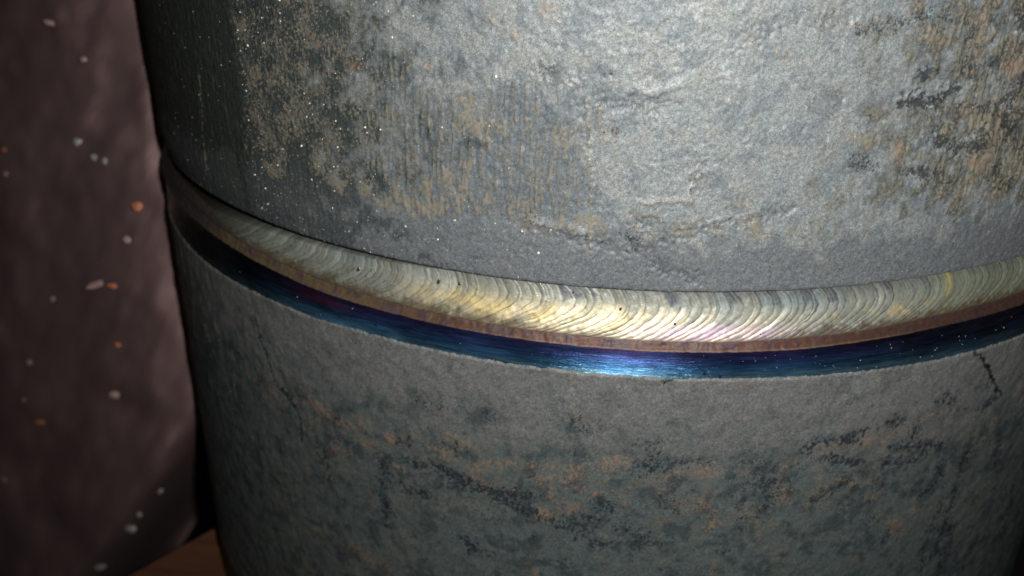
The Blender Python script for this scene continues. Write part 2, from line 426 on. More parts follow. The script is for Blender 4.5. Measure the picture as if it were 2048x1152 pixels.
    ('L', 'd', 7.0, 0.7, [(25.9, -0.841), (28.7, -0.848), (31.2, -0.86)]),
    ('L', 'd', 7.0, 0.6, [(27.6, -0.807), (28.1, -0.827)]),
    ('L', 'd', 4.0, 0.7, [(25.3, -0.869), (27.5, -0.875), (29.1, -0.876)]),
    ('L', 'd', 5.0, 0.5, [(18.5, -0.919), (20.2, -0.9), (22.1, -0.892)]),
    ('L', 'd', 6.0, 0.6, [(29.5, -0.77), (30.6, -0.77)]),
    ('L', 'd', 5.0, 0.5, [(31.0, -0.776), (33.1, -0.813)]),
    ('L', 'd', 6.0, 0.6, [(35.4, -0.816), (36.9, -0.805)]),
    ('L', 'd', 5.0, 0.7, [(35.0, -0.88), (35.2, -0.91), (35.1, -0.939)]),
    ('L', 'd', 4.0, 0.7, [(31.9, -0.901), (32.6, -0.924), (31.9, -0.94), (30.6, -0.953)]),
    ('L', 'd', 3.0, 0.9, [(33.7, -0.979), (33.4, -1.009), (33.1, -1.049), (33.0, -1.091), (33.2, -1.136)]),
    ('L', 'd', 4.0, 0.8, [(35.1, -0.969), (35.1, -1.01), (34.8, -1.06), (34.5, -1.102)]),
    ('L', 'd', 9.0, 0.6, [(36.1, -1.048), (36.4, -1.083), (36.3, -1.114), (36.3, -1.153)]),
    ('L', 'd', 8.0, 0.5, [(41.9, -1.114), (40.7, -1.138), (39.9, -1.177)]),
    ('L', 'd', 5.0, 0.5, [(39.4, -0.877), (41.1, -0.959), (42.3, -1.041)]),
    ('L', 'd', 6.0, 0.6, [(46.4, -1.031), (47.2, -1.094), (47.8, -1.169)]),
    ('L', 'd', 5.0, 0.5, [(27.2, -1.015), (27.6, -1.022)]),
    ('L', 'd', 6.0, 0.35, [(24.6, -0.934), (24.9, -0.985)]),
    ('L', 'd', 5.0, 0.4, [(11.0, -1.003), (11.9, -0.999)]),
    ('L', 'd', 6.0, 0.5, [(-26.5, -1.003), (-27.0, -0.975), (-27.1, -0.936)]),
    ('L', 'd', 4.0, 0.5, [(-32.5, -1.102), (-32.1, -1.104)]),
    ('L', 'd', 12.0, 0.35, [(-15.3, -0.79), (-13.9, -0.793)]),
    ('L', 'd', 12.0, 0.3, [(-11.1, -0.786), (-8.9, -0.78)]),
    ('L', 'd', 16.0, 0.3, [(-2.6, -0.772), (-0.2, -0.776)]),
    ('L', 'g', 4.0, 0.6, [(-25.2, -0.993), (-24.7, -1.031)]),
    ('L', 'g', 3.0, 0.5, [(-32.8, -0.991), (-32.5, -1.053), (-30.9, -1.05)]),
    ('L', 'h', 4.0, 0.5, [(19.9, -0.739), (20.7, -0.733)]),
    ('L', 'c', 2.0, 0.6, [(20.2, -0.749), (20.9, -0.744)]),
    ('L', 'd', 6.0, 0.4, [(-43.6, -1.09), (-41.9, -1.144)]),
    ('L', 'p', 14.0, 0.3, [(-15.1, -0.967), (-12.1, -0.961), (-9.3, -0.948)]),
    ('L', 'p', 14.0, 0.25, [(-18.2, -0.97), (-16.6, -0.976)]),
    ('L', 'p', 10.0, 0.25, [(-16.2, -0.993), (-14.1, -0.976)]),
    ('L', 'p', 12.0, 0.25, [(19.0, -0.828), (21.4, -0.835), (24.5, -0.85)]),
    ('L', 'r', 3.0, 0.5, [(-57.4, -1.076), (-55.9, -1.078)]),
]

def paint(part, T, Z, warp):
    """Ragged masks of the marks on the (rows, cols) surface Z at angles T."""
    out = {k: np.zeros(Z.shape, np.float32) for k in 'rdphgc'}
    s = np.radians(T)
    srow = Z[:, 0]
    wf, wg = warp
    for p_, k, w, st, pts in FEATURES:
        if p_ != part: continue
        w *= 1e-3
        P = np.array([(math.radians(a), z) for a, z in pts])
        pad = w * 3 + .03
        c0, c1 = np.searchsorted(s[:NFRONT[part]], [P[:, 0].min() - pad, P[:, 0].max() + pad])
        rows = np.where((srow > P[:, 1].min() - pad) & (srow < P[:, 1].max() + pad))[0]
        if len(rows) == 0 or c1 - c0 < 2: continue
        r0, r1 = rows[0], rows[-1] + 1
        ss = np.broadcast_to(s[None, c0:c1], (r1 - r0, c1 - c0)); zz = Z[r0:r1, c0:c1]
        thin = k in 'ch' or (k == 'p' and w < .004)
        amp = .35 if thin else 1.0
        a = ss + wf[r0:r1, c0:c1] * (.0022 if thin else .007)
        b = zz + wg[r0:r1, c0:c1] * (.0022 if thin else .005)
        d = np.full(a.shape, 9.0)
        for i in range(len(P) - 1):
            q = P[i + 1] - P[i]
            L = q @ q + 1e-12
            t = np.clip(((a - P[i, 0]) * q[0] + (b - P[i, 1]) * q[1]) / L, 0, 1)
            d = np.minimum(d, np.hypot(a - P[i, 0] - t * q[0], b - P[i, 1] - t * q[1]))
        mk = st * np.exp(-(d / w) ** 2 * (.9 if thin else .7))
        o = out[k][r0:r1, c0:c1]
        np.maximum(o, mk, out=o)
    return out

# shared fields
F_big = Field(1, .30)
F_mid = Field(2, .06)
F_fine = Field(3, .016)
F_grain = Field(4, .007, slope=1.6)
F_vert = Field(5, .05, ss=.10, sz=1.0)        # long along z: brush and drawing marks
F_lump = Field(6, .035, slope=3.0)
F_horz = Field(8, .05, ss=1.0, sz=.12)
F_w1 = Field(9, .012, slope=1.8)
F_w2 = Field(10, .012, slope=1.8)
NFRONT = {}

pipe = bpy.data.objects.new('welded_pipe', None)
pipe.empty_display_size = .05
col.objects.link(pipe)
pipe['label'] = 'dark mill-scaled steel pipe, two lengths joined by a rippled rainbow-tinted weld'
pipe['category'] = 'pipe'

# ------------------------------------------------------------------ lower pipe
m_low, nt, bs = attr_mat('lower_mill_scale', 8500, .42, .50, .09, .000030, 6000, spec=.18)
flakes(m_low, nt, bs, [(.135, .118, .095, .8), (.185, .115, .078, .75), (.014, .018, .022, .9)], 3000)
T = angles(-80, 76, .115)
NFRONT['L'] = int(156 / .115)
E3z = np.interp(T, [-80, -60, -43.6, -35, -28.8, -20.4, -8.7, 3, 14, 20.7, 28.5, 38.9, 60, 280], [-.705, -.703, -.7009, -.6961, -.6955, -.6908, -.6906, -.6908, -.692, -.6937, -.6957, -.6975, -.7, -.7])
nrow = 345
vr = np.linspace(0, 1, nrow)[:, None]
s2 = np.radians(T)[None, :]
edge = E3z[None, :] + .0005 * F_grain(s2, np.full_like(s2, .3)) + .0005 * F_fine(s2, np.full_like(s2, .3))
Zb = edge + vr * (-1.6240 - edge)
sg = np.broadcast_to(s2, Zb.shape)
fm, ff, fg, fb, fv, flp, fh = [F(sg, Zb) for F in (F_mid, F_fine, F_grain, F_big, F_vert, F_lump, F_horz)]
w1, w2 = F_w1(sg, Zb), F_w2(sg, Zb)
P = paint('L', T, Zb, (w1, w2))
near = sstep(-.90, -.74, Zb + .03 * fm)                        # sandier grey next to the weld, bluer scale lower down
c = mixc(np.zeros(Zb.shape + (3,), np.float32) + np.array([.066, .080, .078], np.float32), (.099, .101, .097), near)
c = mixc(c, (.080, .084, .068), .55 * sstep(.2, 1.6, fm + .6 * fb) * (1 - near))
c = mixc(c, (.030, .040, .042), .75 * sstep(.1, 1.5, F_mid(sg + 2, Zb) + .4 * ff) * (1 - .6 * near))
c = mixc(c, (.16, .145, .135), .35 * sstep(.4, 1.6, ff + .5 * fg) * near)
c = mixc(c, (.045, .047, .050), .45 * sstep(.9, 1.8, F_fine(sg + 1, Zb) + .4 * fg))
belt = np.exp(-((Zb + .885 + .05 * np.cos(s2 * 2.2) - .02) / .05) ** 2)
wr = np.zeros(Zb.shape + (3,), np.float32)
c = mixc(c, (.15, .10, .07), np.clip(.12 * belt * sstep(.5, 1.7, F_fine(sg + 3, Zb) + .5 * fm), 0, 1))
rag = .75 + .45 * fg + .25 * F_w1(sg + 1.3, Zb)
wr[..., 0] = .14 * near + .10 + .10 * fm + .5 * P['p'] + .22 * belt * (.5 + .5 * fm)
foot = np.exp(-((Zb + 1.472 + .003 * fm) / .006) ** 2) * sstep(.40, .62, np.abs(s2))
wr[..., 1] = 1.2 * P['r'] * rag + .22 * belt * sstep(-.6, 1.2, fm + .5 * F_mid(sg + 5, Zb)) + .05 + .08 * fm + .10 * (1 - near) * F_mid(sg + 8, Zb) + .9 * foot
wr[..., 2] = 1.4 * P['d'] * rag + .28 * sstep(.2, 1.6, F_mid(sg + 6, Zb) + .4 * ff) + .16 * (1 - near) + .16 * belt
c = mixc(c, (.20, .12, .08), np.clip(.28 * P['r'] + .6 * foot, 0, .7))
c = mixc(c, (.012, .012, .012), .8 * sstep(-1.476, -1.486, Zb + .002 * fm))  # shadow under the rim, painted black below the rust ring
c = mixc(c, (.02, .024, .03), np.clip(.8 * P['d'] * rag, 0, .85))
c = mixc(c, (.15, .14, .105), np.clip(P['p'], 0, 1) * .5)
c = mixc(c, (.008, .008, .008), np.clip(sstep(.2, .55, P['c'] * (1 + .3 * fg)), 0, 1))
lip = np.exp(-((edge - Zb) / .0030) ** 2)
c = mixc(c, (.21, .20, .20), .55 * lip * sstep(-.4, .8, fg))
H = .00012 * ff + .00009 * fg + .0003 * fm + .0003 * flp + .0012 * P['h'] - .0014 * P['g'] - .0014 * P['c'] - .0010 * P['d'] + .0009 * P['r']
H = H - .0050 * np.exp(-((edge - Zb) / .0018) ** 2)
Rb = 1.0 + H
# rolled rim at the bottom, end face, bore; the top tucks in under the ground band
zt, rt = [], []
top_r = np.full((1, len(T)), .985); top_z = Zb[:1] + .000
def rows(zs, rs):
    return np.array(zs)[:, None] + 0 * s2, np.array(rs)[:, None] + 0 * s2
za, ra = rows([-1.6258, -1.6275, -1.629, -1.6297, -1.630, -1.630, -1.30, -.80, -.60], [.9985, .9970, .994, .989, .982, .89, .885, .885, .885])
ZZ = np.concatenate([top_z, Zb, za]); RR = np.concatenate([top_r, Rb, ra + .0012 * F_fine(np.broadcast_to(s2, za.shape), za)])
ca = np.zeros(za.shape + (3,), np.float32) + np.array([.10, .06, .035], np.float32)
ca[:6] = mixc(ca[:6], (.42, .22, .09), sstep(-.8, .6, F_fine(np.broadcast_to(s2, za[:6].shape) + 2, za[:6])))
CC = np.concatenate([c[:1], c, ca])
lower = revolve('lower_pipe', T, ZZ, RR, CC, m_low, pipe, wear=np.concatenate([wr[:1], wr]))
lower['label'] = 'grey mill-scaled lower pipe with rust spots and hairline cracks'

# ------------------------------------------------------------------ upper pipe
m_up, nt, bs = attr_mat('upper_mill_scale', 8000, .46, .47, .10, .000038, 5600, spec=.32)
flakes(m_up, nt, bs, [(.150, .132, .098, .78), (.19, .125, .078, .7), (.020, .025, .027, .85)], 2900, (1, 1, .8))
T = angles(-80, 76, .115)
NFRONT['U'] = int(156 / .115)
RU, DX = .9866, -.00704
zrow = np.concatenate([np.linspace(1.0, 0.0, 12), np.linspace(-.05, -.14, 10), np.linspace(-.145, -.5640, 200)])[:, None]
s2 = np.radians(T)[None, :]
E0z = np.interp(T, [-80, -60, -53, -42, -34, -22, 0, 15, 24, 32, 38, 60, 280], [-.585, -.583, -.580, -.5725, -.5685, -.5665, -.5675, -.567, -.5665, -.5675, -.5706, -.572, -.575])[None, :]
k = sstep(-.40, -.564, zrow)
Zb = zrow + 0 * s2 + k * (E0z + .567 - .0005) + k ** 8 * (.0008 * F_fine(s2, np.full_like(s2, .9)) + .0005 * F_grain(s2, np.full_like(s2, .9)))
sg = np.broadcast_to(s2, Zb.shape)
fm, ff, fg, fb, fv, flp, fh = [F(sg, Zb) for F in (F_mid, F_fine, F_grain, F_big, F_vert, F_lump, F_horz)]
w1, w2 = F_w1(sg, Zb), F_w2(sg, Zb)
P = paint('U', T, Zb, (w1, w2))
deg = np.broadcast_to(T[None, :], Zb.shape)
front = (deg < 180)
left = sstep(-13, -25, deg + 3.0 * fm + 1.5 * ff)              # mottled, sparkling rust bloom on blackened scale
far = sstep(-33.0, -35.0, deg + .5 * ff)                       # black smooth strip near the left edge
right = sstep(15, 29, deg + 2.5 * fm - 30 * (Zb + .40) * 0)
right = right * sstep(-.50, -.42, Zb + .015 * fm)
lowz = sstep(-.47, -.51, Zb + .012 * fm + .010 * np.sin(np.radians(deg) * 3))   # smooth dark belt above the weld
c = np.zeros(Zb.shape + (3,), np.float32) + np.array([.146, .160, .160], np.float32)
c = mixc(c, (.162, .160, .145), .5 * sstep(-.1, 1.4, fm + .5 * ff))
c = mixc(c, (.088, .102, .112), .6 * sstep(.0, 1.4, F_mid(sg + 2, Zb) + .5 * ff))
streak = sstep(-24, -14, deg) * sstep(1, -5, deg + fm) * sstep(-.26, -.33, Zb + .02 * fm) * (1 - lowz)
c = mixc(c, (.066, .078, .088), .75 * streak)
c = mixc(c, (.022, .029, .027), left * .93)  # dark scale, its tint deepened further to imitate the flash falling off
c = mixc(c, (.055, .060, .054), left * (1 - far) * .5 * sstep(-.3, 1.5, fm + .6 * F_mid(sg + 1, Zb)))
c = mixc(c, (.020, .023, .018), far * .85)
c = mixc(c, (.050, .046, .030), far * sstep(.6, 1.9, F_vert(sg + 2, Zb) + .4 * fm) * .6)
c = mixc(c, (.045, .050, .045), right * .88 * sstep(-1.3, .2, fm + .7 * ff))
c = mixc(c, (.022, .025, .022), right * .7 * sstep(27, 37, deg + 3 * fm) * sstep(-.8, .8, fm + F_mid(sg + 5, Zb)))
c = mixc(c, (.080, .086, .092), lowz * .78 * (1 - left * .6))
belt = np.exp(-((Zb + .490 - .012 * fm) / .018) ** 2) * sstep(24, 10, deg)
wr = np.zeros(Zb.shape + (3,), np.float32)
var = .62 + .15 * fm + .13 * F_mid(sg + 1, Zb)
wr[..., 0] = (.18 * (1 - lowz) + left * (1 - far) * (.57 * var + .02) + .62 * streak * (.5 + .4 * F_vert(sg, Zb) + .15 * fm)
              + right * (.60 * var + .10 + .14 * F_vert(sg + 3, Zb)) + .5 * belt * (.6 + .4 * fm) + 1.0 * P['p'])
wr[..., 0] *= (1 - .75 * lowz) * (1 - .8 * far)
wr[..., 1] = .06 + right * (.16 * (.5 + .5 * F_mid(sg + 4, Zb)) + .08) + left * (1 - far) * (.05 + .14 * fm) + 1.1 * P['r'] - .15 * lowz
wr[..., 2] = left * .25 * (1 - far) + right * (.25 + .18 * F_mid(sg + 6, Zb)) + 1.1 * P['d'] + .4 * P['g'] + .12 * (.5 + .5 * F_mid(sg + 7, Zb))
rag = .75 + .45 * fg + .25 * F_w1(sg + 1.3, Zb)
c = mixc(c, (.30, .27, .20), np.clip(sstep(.1, .7, P['p'] * rag), 0, 1) * .45)
c = mixc(c, (.24, .145, .085), np.clip(P['r'] * rag, 0, 1) * .5)
c = mixc(c, (.018, .022, .024), np.clip(sstep(.15, .7, P['d'] * rag) * .6, 0, 1))
c = mixc(c, (.05, .055, .062), np.clip(P['g'] * .5, 0, 1))
c = mixc(c, (.28, .28, .27), np.clip(P['h'] * .35, 0, 1))
ctr = (1 - left) * (1 - .5 * lowz)
H = .00018 * ff + .00022 * fg + .0006 * right * F_vert(sg + 3, Zb) + (.00016 * flp + .00014 * fm + .00028 * F_fine(sg + 4, Zb)) * ctr + .0005 * right * F_fine(sg + 2.7, Zb) + .00025 * F_vert(sg, Zb) * (left + streak * 2.2)
rid = np.abs(F_lump(sg + 2.2, Zb))
H = H - .0012 * np.exp(-(rid / .07) ** 2) * ctr * sstep(.2, 1, F_mid(sg + 3, Zb) + .6)
H = H + .0030 * P['h'] - .0034 * P['g'] - .0010 * P['d'] + .0010 * P['r'] + .0008 * P['p']
Rb = RU + H
Rb = Rb - .0075 * sstep(.055, .0, Zb - E0z) ** 1.6 * sstep(-25, -50, deg) - .0012 * sstep(.006, .0, Zb - E0z)
za = np.array([.0006, -.0008, -.001, -.001, 0, 0])[::-1] * 0
def under(dz, r): return E0z + dz, r + 0 * s2
zz, rr = zip(under(-.0012, RU - .005), under(-.0014, RU - .012), under(.004, .93), under(.004, .88))
zi, ri = rows([0.0, 1.0, 1.0], [.87, .87, RU])
ZZ = np.concatenate([Zb] + list(zz) + [zi]); RR = np.concatenate([Rb] + [r - .0075 * sstep(-25, -50, T[None, :]) * (i == 0) for i, r in enumerate(rr)] + [ri])
CC = np.concatenate([c, np.zeros((7, len(T), 3), np.float32) + .05])
upper = revolve('upper_pipe', T, ZZ, RR, CC, m_up, pipe, dx=DX, wear=wr)
upper['label'] = 'pitted upper pipe, black and speckled at the left, pale grey in the middle'

# ------------------------------------------------------------------ weld bead with its overlapping ripples
m_bead, nt, bs = attr_mat('weld_metal', 9000, .12, .45, .05, .000012, 5200, metallic=.55, spec=.5)
T = angles(-80, 60, .06, 1.0)
nrow = 104
v = np.linspace(0, 1, nrow)[:, None]                    # 0 under the upper pipe, 1 at the lower toe
s2 = np.radians(T)[None, :]
Tb = np.where(T > 180, T - 360, T)
zt = -.556 + 0 * s2
E1z = np.interp(Tb, [-180, -60, -47, -42, -34, -25, -17, -8.7, 2.4, 9, 20, 27, 36, 60, 180], [-.603, -.603, -.606, -.612, -.620, -.627, -.631, -.6345, -.6355, -.6352, -.630, -.622, -.619, -.619, -.603])[None, :] - .0050
sg = np.broadcast_to(s2, (nrow, len(T)))
zg = zt + v * (E1z - zt)
# scalloped ripple phase: crescents bulging to the right, dragged out to the lower left
fv_ = np.interp(v[:, 0], [0, .12, .25, .4, .52, .65, .78, .9, 1.0], [-.006, .004, .013, .018, .0155, .006, -.010, -.028, -.048])[:, None]
amp_ = 1 + .10 * F_big(s2, np.full_like(s2, .5))
q = sg - fv_ * amp_ + .0003 * F_mid(sg, zg) + .00014 * F_fine(sg, zg) + .0012 * F_mid(s2 * 1.0, np.full_like(s2, 1.7))
def ripple(q, pitch, jit, seed):
    g = np.random.default_rng(seed)
    n = int(9 / pitch)
    st = pitch * np.clip(1 + jit * g.standard_normal(n), .45, 1.9)
    e = np.cumsum(st) - 4.2
    k = np.clip(np.searchsorted(e, q) - 1, 0, n - 2)
    u = (q - e[k]) / (e[k + 1] - e[k])
    return k, np.clip(u, 0, 1), (e[k + 1] - e[k])
k1, u1, p1 = ripple(q, .0128, .20, 11)
k2, u2, p2 = ripple(q + .0004 * F_fine(sg + 1, zg), .0052, .35, 12)
k3, u3, p3 = ripple(q, .046, .45, 13)
g = np.random.default_rng(5)
A1, A2 = g.uniform(.6, 1.2, 2000), g.uniform(.2, 1.2, 4000)
tone1, tone2, tone3 = g.uniform(0, 1, 2000), g.uniform(0, 1, 4000), g.uniform(0, 1, 2000)
Hr = A1[k1] * .00060 * (np.sin(np.pi * np.minimum(u1, 1) ** 1.35) ** .75) + A2[k2] * .00013 * np.sin(np.pi * u2 ** 1.2) ** .8 + .0006 * A1[(k3 * 7) % 2000] * u3
fade = sstep(0, .05, v) * sstep(1.0, .90, v)
Hr = Hr * (.25 + .75 * fade)
rtop = np.interp(Tb, [-180, -60, -40, -15, 5, 25, 60, 180], [.966, .966, .968, .975, .979, .980, .980, .970])[None, :]
rtoe = .9935
base = rtop + (rtoe - rtop) * v ** 1.7
bulge = .0014 * np.sin(np.pi * np.clip(v, 0, 1) ** .9)
toe = -.0018 * sstep(.955, 1.0, v)
Rb = base + bulge + toe + Hr + .00018 * F_mid(sg, zg) + .00008 * F_fine(sg + 2, zg)
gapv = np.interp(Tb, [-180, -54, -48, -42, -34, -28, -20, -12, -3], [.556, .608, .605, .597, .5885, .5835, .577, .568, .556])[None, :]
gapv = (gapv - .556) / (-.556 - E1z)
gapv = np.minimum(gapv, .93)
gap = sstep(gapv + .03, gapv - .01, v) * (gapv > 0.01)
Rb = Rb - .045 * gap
deg = np.broadcast_to(Tb[None, :], Rb.shape); V = np.broadcast_to(v, Rb.shape)
c = np.zeros(Rb.shape + (3,), np.float32) + np.array([.275, .285, .235], np.float32)
c = mixc(c, (.20, .225, .175), .75 * sstep(-16, -30, deg + 3 * F_mid(sg + 1, zg)))
c = mixc(c, (.38, .40, .36), .7 * sstep(.35, .9, tone1[k1]) * sstep(.75, .4, V))
c = mixc(c, (.22, .28, .29), .75 * sstep(.45, .85, tone3[k3] + .35 * (tone2[k2] - .5)) * sstep(.62, .30, V))
c = mixc(c, (.07, .08, .12), .85 * sstep(.76, .93, tone1[(k1 * 3 + 1) % 2000] * .6 + tone3[(k3 + 5) % 2000] * .5) * sstep(.50, .16, V + .06 * F_fine(sg, zg)))
c = mixc(c, (.085, .09, .095), .85 * sstep(.45, .0, V))  # shading of the bead's upper part, darkened in the tint
c = mixc(c, (.80, .60, .24), .85 * sstep(-20, -11, deg) * sstep(8, 0, deg) * np.exp(-((V - .68) / .22) ** 2) * (.55 + .30 * np.tanh(F_mid(sg + 3, zg) + .3 * F_fine(sg + 1, zg))))
c = mixc(c, (.68, .52, .24), .6 * sstep(16, 20, deg) * sstep(30, 25, deg) * np.exp(-((V - .68) / .12) ** 2) * sstep(.1, 1.1, F_mid(sg + 3, zg) + .5 * F_fine(sg + 1, zg)))
c = mixc(c, (.70, .47, .60), .75 * sstep(0, 4, deg) * sstep(17, 9, deg) * np.exp(-((V - .84) / .13) ** 2))
c = mixc(c, (.42, .40, .62), .6 * sstep(8, 14, deg) * sstep(28, 20, deg) * np.exp(-((V - .92) / .07) ** 2) * sstep(-.3, .8, F_fine(sg + 4, zg)))
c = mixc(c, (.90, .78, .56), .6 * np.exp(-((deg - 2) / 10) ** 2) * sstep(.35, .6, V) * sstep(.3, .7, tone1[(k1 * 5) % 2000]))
c = mixc(c, (.20, .22, .15), .7 * sstep(22, 30, deg))
c = mixc(c, (.55, .46, .14), .75 * np.exp(-((deg - 28.6 + 6 * (V - .4) ** 2) / .35) ** 2) * sstep(.75, .4, V))
c = mixc(c, (.12, .085, .05), .88 * sstep(.74, .95, V + .04 * F_fine(sg, zg)) * (1 - .6 * np.exp(-((deg - 5) / 8) ** 2)))
c *= (.80 + .40 * tone1[(k1 * 7 + 3) % 2000] + .16 * (tone2[k2] - .5))[..., None]
c *= (1 + .30 * np.exp(-((deg - 3) / 12) ** 2) * sstep(.25, .6, V))[..., None]  # flash highlight on the bead's middle, brightened in the tint
crease = np.maximum(np.exp(-(u1 * p1 / .0012) ** 2), np.exp(-((1 - u1) * p1 / .0010) ** 2)) * A1[k1]
c = mixc(c, (.07, .06, .05), np.clip(.80 * crease * sstep(.0, .12, V) * (.75 + .3 * F_fine(sg + 5, zg)), 0, .9))
c = mixc(c, (.50, .48, .40), np.clip(.35 * np.exp(-((u2 - .5) / .16) ** 2) * A2[k2] * sstep(.7, .4, V), 0, .6))
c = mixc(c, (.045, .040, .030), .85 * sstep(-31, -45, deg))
c = mixc(c, (.006, .005, .004), gap * .97)  # shade in the gap under the upper lip, painted near black
c *= (1 + .08 * F_grain(sg, zg))[..., None]
T_BEAD, Z_BEAD, R_BEAD = Tb.copy(), zg.copy(), Rb.copy()
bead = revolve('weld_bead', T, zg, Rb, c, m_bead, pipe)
bead['label'] = 'rippled straw, gold and blue-grey weld bead running round the joint'

# ------------------------------------------------------------------ bevel strip below the bead, then the ground band
T = angles(-80, 60, .09, 1.0)
s2 = np.radians(T)[None, :]
Tb = np.where(T > 180, T - 360, T)
E1b = np.interp(Tb, [-180, -60, -47, -42, -34, -25, -17, -8.7, 2.4, 9, 20, 27, 36, 60, 180], [-.603, -.603, -.606, -.612, -.620, -.627, -.631, -.6345, -.6355, -.6352, -.630, -.622, -.619, -.619, -.603])[None, :]
E2z = np.interp(Tb, [-180, -60, -40.8, -32, -25.7, -18.7, -7.5, 3, 14.8, 20, 27.6, 37.5, 60, 180], [-.628, -.628, -.634, -.640, -.6455, -.6470, -.650, -.651, -.6493, -.6455, -.6402, -.6398, -.640, -.65])[None, :]
E2z = np.minimum(E2z, E1b - .006)
m_bev, nt, bs = attr_mat('tinted_bevel', 6000, .22, .42, .05, .00003, 4200, metallic=.0, spec=.2, mscale=(1, 1, 4))
v = np.linspace(0, 1, 20)[:, None]
zg = (E1b + .012) + v * (E2z - E1b - .012)
sg = np.broadcast_to(s2, zg.shape); V = np.broadcast_to(v, zg.shape); deg = np.broadcast_to(Tb[None, :], zg.shape)
Rb = .984 + (.9988 - .984) * v + .0008 * np.exp(-((v - .96) / .05) ** 2) + .0003 * F_fine(sg, zg) + .0002 * F_horz(sg, zg)
c = np.zeros(zg.shape + (3,), np.float32) + np.array([.060, .029, .016], np.float32)
c = mixc(c, (.075, .058, .028), .8 * sstep(-10, -26, deg))
c = mixc(c, (.085, .028, .020), .55 * sstep(-12, 0, deg) * sstep(.35, .7, V) * sstep(.99, .8, V))
c = mixc(c, (.028, .018, .030), .6 * sstep(-.2, 1.4, F_mid(sg * 2, zg) + .6 * F_fine(sg + 2, zg)))
c = mixc(c, (.15, .11, .06), .5 * sstep(.45, .1, V + .10 * F_fine(sg, zg)))
c = mixc(c, (.06, .042, .045), .5 * sstep(-.2, 1.2, F_horz(sg, zg) + .5 * F_fine(sg, zg)))
c = mixc(c, (.026, .017, .013), .8 * sstep(8, 22, deg) * (.5 + .5 * V))
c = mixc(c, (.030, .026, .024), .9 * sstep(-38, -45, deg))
c = mixc(c, (.17, .09, .04), .55 * sstep(-16, -4, deg) * sstep(30, 16, deg) * np.exp(-((V - .97) / .035) ** 2))
strip = revolve('bevel_strip', T, zg, Rb, c, m_bev, pipe)
strip['label'] = 'narrow bronze-brown bevel between the bead and the blue band'

m_band, nt, bs = attr_mat('heat_blued_steel', 420, .40, .27, .03, .00007, 330, mscale=(1, 1, 16), metallic=.88, spec=.6)
bs.inputs['Anisotropic'].default_value = 1.0
bs.inputs['Anisotropic Rotation'].default_value = ANROT
tg = nd(nt, 'ShaderNodeTangent', direction_type='RADIAL', axis='Z')
nt.links.new(tg.outputs[0], bs.inputs['Tangent'])
v = np.linspace(0, 1, 34)[:, None]
zg = E2z + v * (-.7065 - E2z)
sg = np.broadcast_to(s2, zg.shape); V = np.broadcast_to(v, zg.shape); deg = np.broadcast_to(Tb[None, :], zg.shape)
F_line = Field(21, .16, ss=1.0, sz=.018, slope=1.6)
fl_ = F_line(sg, zg)
Rb = .9988 - .0026 * sstep(.0, .22, v) + .0042 * np.clip(v - .25, 0, 1) ** 2 + .00003 * fl_ + .00002 * F_horz(sg, zg) + .00002 * F_mid(sg, zg)

c = np.zeros(zg.shape + (3,), np.float32) + np.array([.030, .050, .150], np.float32)
c = mixc(c, (.050, .020, .085), .75 * sstep(.30, .0, V) * (.55 + .45 * np.tanh(F_mid(sg, zg))))
c = mixc(c, (.035, .110, .230), sstep(.28, .55, V + .03 * F_horz(sg, zg)))
c = mixc(c, (.110, .220, .270), .85 * sstep(.50, .82, V + .04 * F_horz(sg, zg)))
c = mixc(c, (.014, .013, .022), .92 * sstep(-20, -36, deg) * sstep(1.3, .45, V))  # left end painted dark where the flash reflection is missing
c = mixc(c, (.10, .26, .46), .8 * np.exp(-((deg + 25) / 5) ** 2) * sstep(.45, .8, V))
c = mixc(c, (.14, .03, .05), .7 * np.exp(-((deg + 26) / 3) ** 2) * np.exp(-((V - .25) / .16) ** 2))
c = mixc(c, (.50, .66, .66), .8 * np.exp(-((deg + 23) / 4) ** 2) * sstep(.7, .85, V) * sstep(.9, 1.6, F_fine(sg * 1.5, zg)))
c = mixc(c, (.018, .016, .026), .88 * sstep(15, 27, deg) * sstep(1.15, .3, V))  # right end likewise: lack of reflection put into the colour
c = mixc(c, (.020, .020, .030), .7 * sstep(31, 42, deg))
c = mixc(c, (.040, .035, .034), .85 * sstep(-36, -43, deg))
c = mixc(c, (.02, .02, .03), .8 * sstep(2.0, 2.5, F_fine(sg + 2, zg)))
c *= np.clip(1.55 * (1 + .22 * fl_), .5, 3)[..., None]
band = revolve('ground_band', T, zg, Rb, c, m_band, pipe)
band['label'] = 'smooth ground band tinted purple, navy and teal by the heat'

